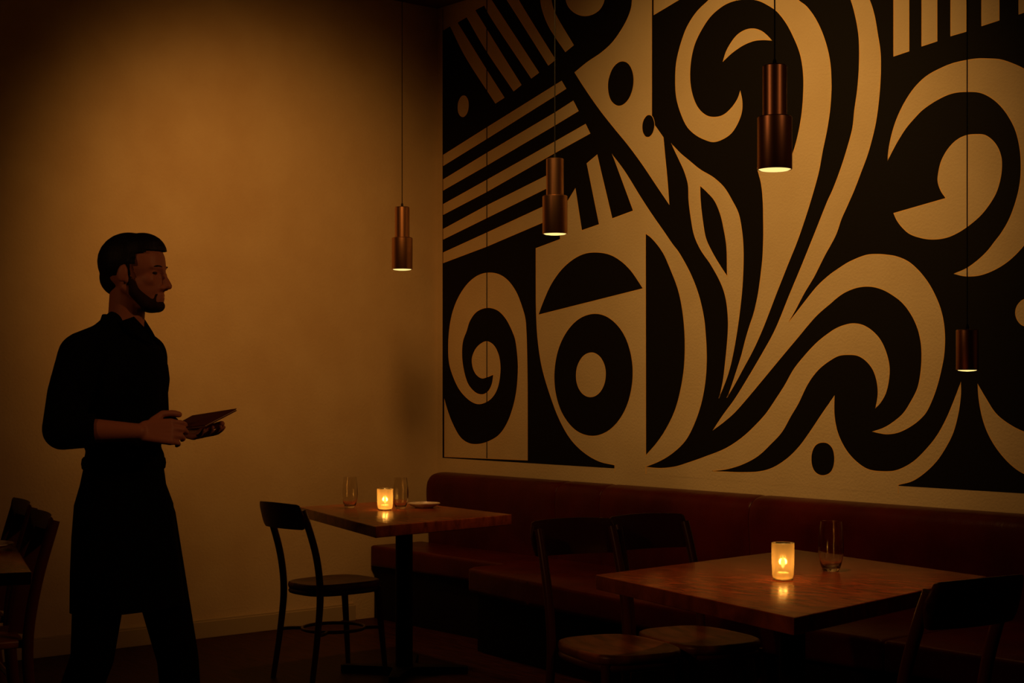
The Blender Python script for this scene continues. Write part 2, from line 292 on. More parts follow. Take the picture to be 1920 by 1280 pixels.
  (1,'c','1.746,0.922c 1.847,0.921 1.951,0.933 2.049,0.959 2.156,0.991 2.287,1.035 2.389,1.089 2.472,1.149 2.537,1.205 2.592,1.268 2.650,1.338 2.703,1.411 2.765,1.472 2.836,1.531 2.897,1.569 2.947,1.594 3.001,1.609 3.044,1.613 3.094,1.604 3.145,1.577 3.188,1.536 3.218,1.482 3.235,1.419 3.232,1.362 3.216,1.304 3.188,1.262 3.159,1.236c 3.168,1.268 3.173,1.308 3.165,1.362 3.145,1.408 3.108,1.446 3.065,1.468 3.015,1.473 2.962,1.469 2.912,1.448 2.857,1.415 2.812,1.374 2.775,1.326 2.734,1.257 2.688,1.195 2.634,1.120 2.570,1.064 2.488,1.003 2.389,0.959 2.287,0.932 2.198,0.920c 2.287,0.922 2.389,0.924 2.505,0.934 2.586,0.957 2.672,1.005 2.734,1.056 2.796,1.124 2.857,1.198 2.938,1.293c 2.938,1.206 2.956,1.128 3.001,1.053 3.059,1.001 3.122,0.970 3.202,0.964 3.271,0.972 3.353,1.010 3.421,1.067 3.474,1.125 3.518,1.193 3.557,1.272 3.593,1.354c 3.593,1.299 3.581,1.221 3.555,1.138 3.518,1.074 3.474,1.017 3.413,0.964 3.353,0.928 3.282,0.908c 3.282,0.869c 1.746,0.884c'),
  (2,'b','2.940,1.008 2.937,0.981 2.929,0.960 2.915,0.943 2.896,0.933 2.872,0.928 2.849,0.931 2.830,0.940 2.816,0.955 2.807,0.976 2.804,1.003 2.807,1.030 2.816,1.051 2.830,1.068 2.849,1.078 2.872,1.082 2.896,1.080 2.915,1.070 2.929,1.055 2.937,1.034'),
  (1,'c','3.672,1.346c 3.710,1.289 3.759,1.224 3.820,1.182 3.888,1.153 4.017,1.129 4.165,1.153c 4.165,0.971c 4.029,0.954c 3.959,0.961 3.888,0.982 3.852,0.999 3.803,1.036 3.754,1.089 3.717,1.147 3.692,1.212 3.677,1.284'),
  (1,'c','3.972,1.628 3.969,1.610 3.960,1.594 3.946,1.581 3.929,1.573 3.909,1.571 3.890,1.575 3.872,1.583 3.858,1.597 3.849,1.614 3.846,1.632 3.849,1.650 3.858,1.666 3.872,1.679 3.890,1.687 3.909,1.689 3.929,1.685 3.946,1.676 3.960,1.662 3.969,1.646'),
  (1,'c','3.224,2.312c 3.230,2.364 3.246,2.427 3.271,2.489 3.313,2.557 3.364,2.613 3.423,2.652 3.494,2.675 3.552,2.686 3.619,2.689 3.672,2.687 3.722,2.679 3.779,2.666 3.833,2.642 3.888,2.610 3.947,2.556 4.001,2.474 4.029,2.375 4.038,2.269 4.026,2.165 3.998,2.062 3.947,1.971 3.888,1.903 3.852,1.869 3.811,1.839 3.760,1.813 3.695,1.793 3.648,1.789 3.601,1.793 3.557,1.805c 3.619,1.825 3.667,1.852 3.715,1.888 3.752,1.927 3.779,1.956 3.816,2.009 3.847,2.080 3.866,2.151 3.871,2.219 3.866,2.291 3.847,2.366 3.816,2.426 3.779,2.475 3.737,2.513 3.686,2.542 3.619,2.556 3.552,2.559 3.484,2.544 3.405,2.510 3.370,2.485 3.323,2.445 3.282,2.397 3.251,2.354'),
  (1,'c','3.255,2.084c 3.518,2.125c 3.494,2.158 3.479,2.201 3.484,2.243 3.497,2.284 3.529,2.330 3.572,2.363 3.619,2.377 3.662,2.376 3.705,2.368 3.742,2.342 3.769,2.306 3.784,2.264 3.786,2.227 3.779,2.179 3.760,2.125 3.727,2.078 3.686,2.037 3.624,1.996 3.565,1.969 3.518,1.957 3.454,1.955 3.394,1.966 3.337,1.988 3.299,2.019 3.271,2.053'),
  (1,'c','3.255,2.761c 3.337,2.771c 3.337,3.745c 3.255,3.768c'),
  (1,'c','3.399,2.781c 3.478,2.790c 3.478,3.706c 3.399,3.728c'),
  (1,'c','3.542,2.800c 3.619,2.806c 3.619,3.667c 3.542,3.689c'),
  (1,'c','3.690,2.816c 3.774,2.825c 3.774,3.625c 3.690,3.648c'),
  (1,'c','3.861,2.833c 3.949,2.845c 3.949,3.576c 3.861,3.600c'),
  (4,'b','0.464,3.655c 0.472,3.654c 0.472,0.918c 0.464,0.918c'),
]

# ------------------------------------------------------------------ the room
RX, RY, RZ = 9.2, -7.6, 3.57
bm = bmesh.new(); box(bm, (-.1, RY-.1, -.08), (RX+.1, .1, 0)); struct('floor', bm, M['floor'])
bm = bmesh.new(); box(bm, (-.1, RY-.1, RZ), (RX+.1, .1, RZ+.08)); struct('ceiling', bm, M['ceiling'])
bm = bmesh.new(); box(bm, (-.1, RY, 0), (0, .1, RZ)); struct('wall_left', bm, M['plaster'])
bm = bmesh.new(); box(bm, (0, 0, 0), (RX, .1, RZ)); struct('wall_back', bm, M['cream'])
bm = bmesh.new(); box(bm, (RX, RY, 0), (RX+.1, .1, RZ)); struct('wall_right', bm, M['ceiling'])
bm = bmesh.new(); box(bm, (0, RY-.1, 0), (RX, RY, RZ)); struct('wall_front', bm, M['ceiling'])
bm = bmesh.new(); box(bm, (0, RY, 0), (.024, -.60, .088), .003, 2)
box(bm, (0, RY, .088), (.010, -.60, .098), .003, 2); struct('baseboard_left', bm, M['base'])

# ------------------------------------------------------------------ the mural
def outline(s, n=7):
    pts = []; cs = []
    for t in s.split():
        cs.append(t.endswith('c')); x, z = t.rstrip('c').split(','); pts.append(Vector((float(x), float(z), 0)))
    if not any(cs): return crom(pts, 5, True)
    k = cs.index(True); pts = pts[k:]+pts[:k]; cs = cs[k:]+cs[:k]
    out = []; run = [pts[0]]
    for p, c in list(zip(pts, cs))[1:] + [(pts[0], True)]:
        run.append(p)
        if c:
            out += crom(run, n)[:-1] if len(run) > 2 else [run[0]]
            run = [p]
    return out
def relief(bm, pts, y0, y1, mi, zmax):
    P = []
    for p in pts:
        q = (p.x, min(p.y, zmax))
        if not P or (abs(q[0]-P[-1][0])+abs(q[1]-P[-1][1])) > 1e-4: P.append(q)
    while abs(P[0][0]-P[-1][0])+abs(P[0][1]-P[-1][1]) < 1e-4: P.pop()
    tri = tessellate_polygon([[Vector((x, z, 0)) for x, z in P]])
    f = [bm.verts.new((x, y1, z)) for x, z in P]; b = [bm.verts.new((x, y0, z)) for x, z in P]
    for t in tri:
        try: fc = bm.faces.new([f[i] for i in t]); fc.material_index = mi
        except ValueError: pass
        fc.normal_update()
        if fc.normal.y > 0: fc.normal_flip()
    area = sum(P[i][0]*P[(i+1)%len(P)][1]-P[(i+1)%len(P)][0]*P[i][1] for i in range(len(P)))
    for i in range(len(P)):
        j = (i+1)%len(P)
        q = (f[i], b[i], b[j], f[j]) if area > 0 else (f[i], f[j], b[j], b[i])
        fc = bm.faces.new(q); fc.material_index = 2 if mi == 0 else mi
def outline_strip(bm, pts, y):
    '''thin painted line just inside a shape's edge'''
    P = []
    for p in pts:
        q = Vector((p.x, min(p.y, 3.56)))
        if not P or (q-P[-1]).length > 2e-3: P.append(q)
    if (P[0]-P[-1]).length < 2e-3: P.pop()
    n = len(P); area = sum(P[i].x*P[(i+1)%n].y-P[(i+1)%n].x*P[i].y for i in range(n)); sg = 1 if area > 0 else -1
    inn = []
    for i in range(n):
        a = (P[i]-P[i-1]).normalized(); c = (P[(i+1)%n]-P[i]).normalized()
        na = Vector((-a.y, a.x))*sg; nc = Vector((-c.y, c.x))*sg; m = na+nc
        if m.length < .3: m = na
        m.normalize(); k = min(1/max(m.dot(na), .45), 2.2)
        inn.append(P[i]+m*.0034*k)
    o_ = [bm.verts.new((p.x, y, p.y)) for p in P]; i_ = [bm.verts.new((p.x, y, p.y)) for p in inn]
    for i in range(n):
        j = (i+1)%n
        if P[i].y < .903 and P[j].y < .903 or P[i].y > 3.55 and P[j].y > 3.55: continue
        f = bm.faces.new((o_[i], o_[j], i_[j], i_[i])); f.material_index = 2; f.normal_update()
        if f.normal.y > 0: f.normal_flip()
bm = bmesh.new()
relief(bm, [Vector(p) for p in ((.052,.905,0),(4.52,.904,0),(4.52,3.56,0),(.052,3.56,0))], -.0001, -.0003, 1, 9)
for layer, colour, s in MURAL_SHAPES:
    relief(bm, outline(s), -.0003-.0002*(layer-1), -.0003-.0002*layer, 0 if colour == 'c' else 1, 3.56)
    if layer < 4: outline_strip(bm, outline(s) if colour == 'c' else outline(s)[::-1], -.0003-.0002*layer-.0001)
tag(obj('wall_mural', bm, [M['cream'], M['black_paint'], M['edge']], None, False, False),
    'huge black and cream abstract mural of scrolls, stripes and discs above the red banquette', 'mural')

# ------------------------------------------------------------------ the banquette
bq = empty('banquette', (0,0,0), 0, 'long oxblood leather banquette running along the foot of the mural', 'bench')
def backrest(x0, x1, rl, rr):
    """one upholstered back panel, rounded on top and at its seams"""
    bm = bmesh.new()
    prof = [(-.012,.10),(-.135,.10),(-.137,.30),(-.142,.45),(-.152,.62),(-.158,.70),(-.156,.745),(-.145,.785),(-.120,.812),(-.085,.823),(-.05,.826),(-.02,.822),(-.012,.80)]
    pr_ = crom([Vector((0,a,b)) for a, b in prof], 3)
    xs = [x0+.001, x0+.004, x0+.012, x0+.03, x0+.07]
    m = 10
    xs += [x0+.07+(x1-x0-.14)*k/m for k in range(1, m)] + [x1-.07, x1-.03, x1-.012, x1-.004, x1-.001]
    rings = []
    for x in xs:
        d = min((x-x0)*rl + (1-rl)*9, (x1-x)*rr + (1-rr)*9)
        s = .006*max(0, 1-math.sqrt(max(0, min(1, d/.022)))) 
        puff = .004*math.sin(x*7.3)+.003*math.sin(x*17+1)
        ring = []
        for p in pr_:
            y, z = p.y, p.z
            ty = max(0, min(1, (z-.60)/.2))
            ny = y + (s if y < -.03 else 0) - puff*(1 if y < -.08 else 0)
            ring.append(bm.verts.new((x, ny, z - (s if z > .78 else 0))))
        rings.append(ring)
    for a, b in zip(rings, rings[1:]):
        for k in range(len(a)-1): bm.faces.new((a[k], a[k+1], b[k+1], b[k]))
        bm.faces.new((a[-1], a[0], b[0], b[-1]))
    bm.faces.new(rings[0]); bm.faces.new(rings[-1][::-1])
    return bm
seams = [.10, 1.224, 1.559, 2.564, 4.3, 5.4, 6.5]
for i in range(len(seams)-1):
    obj('back_cushion', backrest(seams[i], seams[i+1], 1, 1), M['leather'], bq, angle=60)
def seat_cushion(pts, z0, z1, r):
    bm = bmesh.new(); prism(bm, pts, z0, z1, r, 4)
    return bm
for pts in ([(.02,-.13),(.02,-.50),(1.20,-.50),(1.20,-.13)],
            [(1.205,-.13),(1.205,-.70),(1.25,-.76),(1.8,-.84),(2.56,-.92),(2.56,-.13)],
            [(2.565,-.13),(2.565,-.92),(3.2,-.96),(3.9,-.96),(3.9,-.13)],
            [(3.905,-.13),(3.905,-.96),(5.2,-.96),(5.2,-.13)], [(5.205,-.13),(5.205,-.96),(6.5,-.96),(6.5,-.13)]):
    s = obj('seat_cushion', seat_cushion(pts, .30, .42, .022), M['leather'], bq, angle=60)
bm = bmesh.new(); prism(bm, [(.02,-.13),(.02,-.47),(1.22,-.47),(1.25,-.70),(2.56,-.86),(3.2,-.90),(6.5,-.90),(6.5,-.13)], .0, .30, .004)
obj('bench_base', bm, M['plinth'], bq, angle=40)

# ------------------------------------------------------------------ tables
def table(name, quad, thick, label, cat='table', off=(0,0)):
    cx = sum(p[0] for p in quad)/4; cy = sum(p[1] for p in quad)/4
    t = empty(name, (cx, cy, 0), 0, label, cat)
    q = [(x-cx, y-cy) for x, y in quad]
    bm = bmesh.new(); prism(bm, q, .75-thick, .75, .004, 3); obj('tabletop', bm, M['table_wood'], t, angle=40)
    bm = bmesh.new(); lathe(bm, [(.040,.03),(.040,.70)], (off[0],off[1],0), n=32)
    obj('pedestal', bm, M['iron'], t)
    bm = bmesh.new(); box(bm, (-.20+off[0],-.20+off[1],.69), (.20+off[0],.20+off[1],.75-thick), .004); obj('mounting_plate', bm, M['iron'], t)
    bm = bmesh.new(); cr_ = []
    for k in range(4):          # cross foot
        a = PI/4+k*PI/2; u = Vector((math.cos(a), math.sin(a))); v = Vector((-u.y, u.x))
        for q in (u*.07-v*.035, u*.29-v*.026, u*.30, u*.29+v*.026, u*.07+v*.035): cr_.append((q.x+off[0], q.y+off[1]))
    prism(bm, cr_, 0, .035, .006, 2); obj('table_base', bm, M['iron'], t)
    return t
table('bistro_table', [(3.787,-2.267),(4.761,-2.488),(4.600,-1.370),(3.711,-1.215)], .046,
      'square brown wooden table nearest the camera, holding a candle and one empty glass')
table('bistro_table', [(.943,-1.554),(2.02,-1.864),(1.927,-1.043),(.917,-.955)], .048,
      'brown wooden table in the corner, holding a candle, two glasses and a small plate', off=(.03,.03))
table('bistro_table', [(2.587,-3.587),(1.637,-3.259),(1.22,-4.45),(2.17,-4.78)], .04,
      'brown wooden table at the left edge of the photo, behind the walking waiter')

# ------------------------------------------------------------------ chairs
def bentwood(label, group=None):
    t = empty('bentwood_chair', (0,0,0), 0, label, 'chair', group)
    # seat: rounded trapezoid, slightly dished, with a bent rim
    def seat_outline(k, s=1.0, n=48):
        o = []
        for i in range(n):
            a = 2*PI*i/n; c, s_ = math.cos(a), math.sin(a)
            e = .62
            x = .215*math.copysign(abs(c)**e, c); y = .170*math.copysign(abs(s_)**e, s_)*(1+.05*(x/.195))
            o.append((x*s, y*s))
        return o
    bm = bmesh.new()
    rings = []
    for s, z in ((.955,.437),(.985,.440),(1.0,.450),(1.0,.458),(.985,.467),(.95,.470),(.90,.468),(.7,.461),(.45,.457),(.2,.456)):
        rings.append([bm.verts.new((x, y, z)) for x, y in seat_outline(0, s)])
    for a, b in zip(rings, rings[1:]):
        for k in range(len(a)): bm.faces.new((a[k], a[(k+1)%len(a)], b[(k+1)%len(a)], b[k]))
    bm.faces.new(rings[0][::-1]); bm.faces.new(rings[-1])
    obj('seat', bm, M['seat_wood'], t, angle=80)
    bm = bmesh.new(); tube(bm, [Vector((x, y, .427)) for x, y in seat_outline(0, .93)], .014, 8, closed=True)
    obj('seat_rim', bm, M['dark_wood'], t, angle=80)
    for s in (-1, 1):
        # rear leg runs up into the back post
        bm = bmesh.new()
        p = crom([(-.245,s*.160,0),(-.210,s*.154,.22),(-.190,s*.150,.43),(-.210,s*.150,.60),(-.262,s*.148,.765),(-.290,s*.146,.835)], 7)
        tube(bm, p, [.0135+.004*min(1,max(0,(q.z)/.4)) for q in p], 12, flat=.9)
        obj('back_post', bm, M['dark_wood'], t, angle=80)
        bm = bmesh.new(); p = crom([(.205,s*.152,0),(.185,s*.143,.22),(.165,s*.135,.437)], 6)
        tube(bm, p, [.012+.006*q.z/.437 for q in p], 12); obj('leg', bm, M['dark_wood'], t, angle=80)
    # crest rail: curved board with rounded corners
    bm = bmesh.new(); W = .173; th = .0085; n = 26; prev = None
    def rail(u, v, side):
        # u -1..1 across, v 0..1 up
        ang = u*.46
        y = W*math.sin(ang)/math.sin(.46)
        bx = -.300 - (math.cos(ang)-math.cos(.46))*.30*1.0
        z = .742 + .120*v; lean = -.30*(z-.80)*.9
        return Vector((bx + lean + side*th, y, z))
    def vr(u):
        e = max(0, (abs(u)-.86)/.14); k = 1-math.sqrt(max(0, 1-e*e)); return .5*k*.75
    g = []
    for side in (-1, 1):
        rows = []
        for i in range(n+1):
            u = -1+2*i/n; i0 = vr(u)
            rows.append([bm.verts.new(rail(u, i0+(1-2*i0)*(j/8)+(.05*math.cos(u*PI/2)*(j/8)), side*(1-.65*abs(j/4-1)**4)*(1-.5*max(0,(abs(u)-.93)/.07)))) for j in range(9)])
        g.append(rows)
        for a, b in zip(rows, rows[1:]):
            for j in range(8): bm.faces.new((a[j], a[j+1], b[j+1], b[j]))
    A, B = g
    for i in range(n):
        for j in (0, 8): bm.faces.new((A[i][j], A[i+1][j], B[i+1][j], B[i][j]))
    for i in (0, n):
        for j in range(8): bm.faces.new((A[i][j], A[i][j+1], B[i][j+1], B[i][j]))
    obj('crest_rail', bm, M['dark_wood'], t, angle=50)
    # bent hoop between the legs and a small one under the seat
    bm = bmesh.new(); tube(bm, [(.155*math.cos(a), .15*math.sin(a), .235) for a in [2*PI*k/40 for k in range(40)]], .0085, 8, closed=True)
    obj('stretcher_hoop', bm, M['dark_wood'], t, angle=80)
    for s in (-1, 1):
        for q in ([(-.198,s*.150,.235),(-.16,s*.14,.235),(-.11,s*.10,.235)], [(.183,s*.142,.235),(.15,s*.12,.235),(.11,s*.10,.235)]):
            bm = bmesh.new(); tube(bm, crom(q, 4), .0085, 8); obj('stretcher_arm', bm, M['dark_wood'], t, angle=80)
    return t
chairs = [(3.56,-1.955,-14, 1.0, 'dark bentwood chair tucked under the near table, its polished seat and ring stretcher in view'),
          (3.605,-1.610,-12, 1.0, 'dark bentwood chair by the near table, beside the banquette, backrest overlapping its neighbour'),
          (4.80,-2.16,172, 1.0, 'dark bentwood chair at the right edge of the photo, backrest curving out of frame'),
          (1.33,-1.615,93, .94, 'dark bentwood chair pulled up to the corner table, standing before the plain wall')]
first = None
for i, (x, y, a, s, lab) in enumerate(chairs):
    o = first if False else (bentwood(lab) if i == 0 else copy_tree(first))
    if i == 0: first = o
    o['label'] = lab; o['group'] = 'bentwood chairs with curved crest rails'
    o.location = (x, y, 0); o.rotation_euler = (0,0,math.radians(a)); o.scale = (s, s, s)
def slatchair(label):
    t = empty('slat_back_chair', (0,0,0), 0, label, 'chair', 'slat back chairs by the left table')
    bm = bmesh.new(); prism(bm, [(-.19,-.18),(.19,-.205),(.20,-.19),(.20,.19),(.19,.205),(-.19,.18)], .425, .455, .010, 3)
    obj('seat', bm, M['seat_wood'], t)
    for s in (-1, 1):
        bm = bmesh.new(); p = crom([(-.245,s*.195,0),(-.205,s*.195,.25),(-.195,s*.195,.45),(-.225,s*.195,.65),(-.285,s*.195,.868)], 6)
        tube(bm, p, .0195, 8, flat=.8); obj('back_post', bm, M['dark_wood'], t, angle=50)
        bm = bmesh.new(); box(bm, (.150,s*.175-.017,0), (.184,s*.175+.017,.426), .004); obj('leg', bm, M['dark_wood'], t)
    bm = bmesh.new(); p = crom([(-.272,-.205,.835),(-.290,-.10,.835),(-.296,0,.835),(-.290,.10,.835),(-.272,.205,.835)], 6)
    tube(bm, p, .046, 16, flat=.26); obj('crest_rail', bm, M['dark_wood'], t, angle=60)
    for y in (0,):
        bm = bmesh.new(); p = crom([(-.192,y,.45),(-.222,y,.64),(-.285,y,.82)], 5); tube(bm, p, .036, 14, flat=.18)
        obj('back_slat', bm, M['dark_wood'], t, angle=60)
    for q in ([(-.20,s*.19,.22) for s in (-1,1)], [(.165,s*.17,.22) for s in (-1,1)]):
        bm = bmesh.new(); tube(bm, q, .010, 8); obj('stretcher', bm, M['dark_wood'], t, angle=60)
    return t
sl = slatchair('dark slat-back chair at the left table, nearer the walking waiter')
sl.location = (1.88,-3.545,0); sl.rotation_euler = (0,0,math.radians(256))
s2 = copy_tree(sl); s2['label'] = 'dark slat-back chair at the left table, half hidden behind the nearer one'
s2.location = (1.29,-3.375,0)

# ------------------------------------------------------------------ pendant lamps
def pendant(p, bottom_px_scale, label, single=False, dia=.105, power=3):
    t = empty('pendant_lamp', p, 0, label, 'lamp', None if single else 'copper pendant lamps')
    r = dia/2
    hL, hU, rU = (.148, 0, 0) if single else (.160, .155, r*.70)
    bm = bmesh.new()
    lathe(bm, [(r-.004,.012),(r-.004,.002),(r-.003,0),(r-.001,0),(r,.002),(r,hL-.003),(r-.003,hL),(r-.012,hL+.0006),(.006,hL+.0006)], n=56, cap0=False, cap1=True)
    obj('lamp_shade', bm, M['copper'], t, angle=30)
    if not single:
        bm = bmesh.new(); lathe(bm, [(rU,hL),(rU,hL+hU-.003),(rU-.003,hL+hU),(.006,hL+hU+.0005)], n=48)
        obj('upper_shade', bm, M['copper'], t, angle=30)
    top = hL+hU
    bm = bmesh.new(); lathe(bm, [(.006,top),(.006,top+.012),(.003,top+.02)], n=14); tube(bm, [(0,0,top+.018),(0,0,RZ-p[2]-.02)], .0022, 8)
    obj('cord', bm, M['cord'], t)
    bm = bmesh.new(); lathe(bm, [(.05,RZ-p[2]-.024),(.055,RZ-p[2]-.02),(.055,RZ-p[2])], n=28); obj('ceiling_rose', bm, M['copper'], t, angle=30)
    bm = bmesh.new(); lathe(bm, [(.001,-.0055),(r*.5,-.0042),(r*.8,-.002),(r-.0045,.0015),(r-.0045,.006),(.001,.006)], n=48, cap0=True, cap1=True)
    obj('glowing_diffuser', bm, M['lamp'], t, angle=30)['label'] = 'warm yellow glowing disc inside the shade mouth'
    if power:
        l = bpy.data.lights.new('pendant_light', 'SPOT'); l.energy = power; l.color = (1,.42,.12); l.spot_size = math.radians(82); l.spot_blend = 1; l.shadow_soft_size = .03
        lo = bpy.data.objects.new('pendant_light', l); COL.objects.link(lo); lo.parent = t; lo.location = (0,0,-.012)
    return t
def at(px, py, d): return EYE + FW*d + RT*((px-960)/2900*d) + UP*((717-py)/2900*d)
pendant(tuple(at(754, 505, 7.8)), 1, 'copper two-tier pendant lamp hanging before the plain wall, leftmost of the lamps', power=P_PEND)
pendant(tuple(at(1040.5, 438.5, 6.48)), 1, 'copper two-tier pendant lamp hanging before the striped part of the mural', power=P_PEND)
pendant(tuple(at(1452.5, 318, 4.68)), 1, 'largest copper two-tier pendant lamp, hanging above the near table, nearest the camera', power=P_PEND)
pendant(tuple(at(1813.5, 693.5, 5.66)), 1, 'small plain copper cylinder pendant hanging low at the right of the mural', True, .080, power=P_PEND*.15)

# ------------------------------------------------------------------ tableware
def ontable(px, py, z=.7502):
    r = FW + RT*((px-960)/2900) + UP*((717-py)/2900); t = (z-EYE.z)/r.z
    return EYE + r*t
def candle(p, r, h, label, power):
    t = empty('votive_candle', p, 0, label, 'candle', 'lit votive candles')
    bm = bmesh.new()
    rows = [(.001,.0045),(r-.009,.0045),(r-.004,.009),(r-.002,.018),(r-.0005,h*.5),(r,h-.003),(r-.0012,h)]
    lathe(bm, rows, n=48, cap0=False, cap1=False)
    obj('candle_glass', bm, M['frosted'], t, angle=60, recalc=False)['label'] = 'frosted amber glass cup glowing from the flame'
    bm = bmesh.new(); tube(bm, [((r-.0006)*math.cos(2*PI*k/48), (r-.0006)*math.sin(2*PI*k/48), h) for k in range(48)], .0011, 6, closed=True)
    obj('glass_rim', bm, M['glass'], t, angle=60)
    bm = bmesh.new(); lathe(bm, [(r-.010,0),(r-.005,.001),(r-.003,.004),(r-.008,.0044)], n=48); obj('glass_foot', bm, M['glass'], t, angle=60)
    bm = bmesh.new(); lathe(bm, [(r*.50,.005),(r*.52,.008),(r*.52,.022),(r*.45,.024),(.001,.0225)], n=32, cap0=True, cap1=False); obj('wax', bm, M['wax'], t)
    bm = bmesh.new(); tube(bm, [(0,0,.0225),(0,0,.034)], .0008, 6); obj('wick', bm, M['cord'], t)
    bm = bmesh.new(); zf = h*.46
    lathe(bm, [(.0008,zf-.016),(.0045,zf-.010),(.0062,zf-.002),(.0052,zf+.007),(.0025,zf+.016),(.0003,zf+.024)], n=16)
    obj('flame', bm, M['flame'], t)
    l = bpy.data.lights.new('candle_light', 'POINT'); l.energy = power; l.color = (1,.56,.17); l.shadow_soft_size = .011
    lo = bpy.data.objects.new('candle_light', l); COL.objects.link(lo); lo.parent = t; lo.location = (0,0,h*.50)
candle(ontable(1468, 1087), .0350, .113, 'lit votive candle in frosted glass on the near table', P_CAND)
candle(ontable(722, 955.5), .0385, .100, 'lit votive candle in frosted glass on the corner table', P_CAND*1.6)
def tumbler(label, group):
    t = empty('drinking_glass', (0,0,0), 0, label, 'glass', group)
    bm = bmesh.new()
    out = crom([(.024,0,0),(.0265,0,.004),(.033,0,.022),(.0395,0,.055),(.0405,0,.085),(.0375,0,.125),(.0335,0,.158)], 6)
    inn = crom([(.0322,0,.1578),(.0360,0,.125),(.0388,0,.085),(.0378,0,.055),(.031,0,.026),(.022,0,.013),(.0006,0,.010)], 6)
    lathe(bm, [(.0005,.0006),(.020,.0006)]+[(p.x, p.z) for p in out]+[(p.x, p.z) for p in inn], n=56, cap0=True, cap1=True)
    obj('glass_body', bm, M['glass'], t, angle=80)
    return t
g = tumbler('empty rounded drinking glass on the near table beside the candle', 'empty stemless drinking glasses'); g.location = ontable(1558, 1070)
for px, py, s, lab in ((656, 951.5, .93, 'empty drinking glass left of the candle on the corner table'), (751, 953, .93, 'empty drinking glass right of the candle, behind the plate, on the corner table')):
    c = copy_tree(g); c.location = ontable(px, py); c.scale = (s,s,s); c['label'] = lab
def plate(loc, r, label):
    bm = bmesh.new()
    lathe(bm, [(.001,.0),(r*.55,0),(r*.60,.003),(r*.86,.012),(r,.020),(r-.0015,.0225),(r*.84,.0155),(r*.60,.0065),(r*.52,.0050),(.001,.0048)], n=56)
    o = tag(obj('side_plate', bm, M['ceramic'], None, angle=50), label, 'plate', 'pale ceramic side plates'); o.location = loc
plate(ontable(795, 951), .078, 'small pale side plate on the corner table beside the glass')
plate((1.832,-3.463,.7502), .118, 'pale plate on the left table, cut off by the photo edge')

# ------------------------------------------------------------------ the waiter (local frame: x = walking direction, y = his left, z = up)
P0 = EYE + FW*4.7 + RT*((240-960)/2900*4.7); P0.z = 0
per = empty('person', P0, math.atan2(RT.y, RT.x), 'person in black shirt and long black apron walking right, carrying a menu', 'person')
HR = Matrix.Rotation(math.radians(-13), 3, 'Z')       # the head turned a little to his right
HC = Vector((.030, -.01, 1.68))
def H(x, y, z): return HC + HR @ Vector((x, y, z))
# landmarks
ShR = Vector((-.095,-.160,1.430)); ShL = Vector((.022,.150,1.430))
ElR = Vector((-.125,-.235,1.213)); WrR = Vector((.085,-.215,1.207))
ElL = Vector((.020,.235,1.205)); WrL = Vector((.150,.085,1.200))
HipR = Vector((-.045,-.085,.93)); HipL = Vector((.035,.085,.93))
KnR = Vector((-.085,-.085,.53)); AnR = Vector((-.235,-.080,.155))       # trailing leg, near
KnL = Vector((.135,.075,.50)); AnL = Vector((.175,.070,.085))            # leading leg
def hand(bm, wr, fwd, palm_n, side, curls, thumb=1):
    """palm and five fingers; fwd finger direction, palm_n where the palm faces, side towards the thumb"""
    fwd = fwd.normalized(); side = (side - fwd*side.dot(fwd)).normalized(); pn = fwd.cross(side).normalized()
    if pn.dot(palm_n) < 0: pn = -pn
    for k in range(5):
        u = -.030 + .015*k
        capsule(bm, wr + fwd*.006 + side*u*.62, wr + fwd*.082 + side*u, .0135, .0115, 12, 4)
    capsule(bm, wr + fwd*.02 + side*.018 + pn*.004, wr + fwd*.05 + side*.03 + pn*.008, .016, .014, 12, 4)
    for k, (u, L) in enumerate(((.031,.072),(.0105,.080),(-.0105,.074),(-.031,.058))):
        p = wr + fwd*(.088-.003*abs(k-1)) + side*u; d = fwd.copy(); r = .0088 if k < 3 else .0078
        for j, f in enumerate((.45,.31,.24)):
            ang = math.radians(curls[k]*(.55, 1.0, .7)[j])
            ax = fwd.cross(pn); d = Quaternion(ax, ang) @ d
            q = p + d*L*f; capsule(bm, p, q, r*(1-.06*j), r*(1-.06*(j+1)), 10, 3); p = q
    p = wr + fwd*.030 + side*.034 + pn*.004
    for f, d in ((.036, (fwd*.75+side*.62+pn*.20)), (.030, (fwd*.95+side*.18+pn*.30)), (.024, (fwd*1.0-side*.05+pn*.35))):
        q = p + d.normalized()*f; capsule(bm, p, q, .0115, .0100, 10, 3); p = q

# body: one continuous surface
bm = bmesh.new()
Rt = lambda y, z: Matrix.Rotation(math.radians(y), 3, 'Y') @ Matrix.Rotation(math.radians(z), 3, 'Z')
ellipsoid(bm, H(-.022,0,.022), (.090,.073,.092)); ellipsoid(bm, H(.022,0,.030), (.066,.066,.070))
ellipsoid(bm, H(.028,0,-.035), (.058,.056,.078)); ellipsoid(bm, H(.042,0,-.078), (.044,.040,.036))
ellipsoid(bm, H(.066,0,-.098), (.020,.020,.017))                       # chin
for s in (-1, 1):
    capsule(bm, H(-.012,s*.056,-.045), H(.050,s*.026,-.095), .016, .014)  # jaw line
    capsule(bm, H(.083,s*.010,.016), H(.068,s*.043,.018), .0095, .0075)    # brow ridge
    ellipsoid(bm, H(.055,s*.038,-.022), (.021,.016,.020))                # cheek bone
    ellipsoid(bm, H(.0655,s*.0295,-.0015), (.0125,.014,.011))             # eyeball under the lids
    ellipsoid(bm, H(.088,s*.012,-.046), (.011,.0075,.0075))              # nostril wing
    capsule(bm, H(-.006,s*.072,.008), H(.000,s*.071,-.026), .010, .008)  # ear
    ellipsoid(bm, H(-.008,s*.082,-.004), (.016,.0075,.028), Matrix.Rotation(math.radians(12), 3, 'Y'))
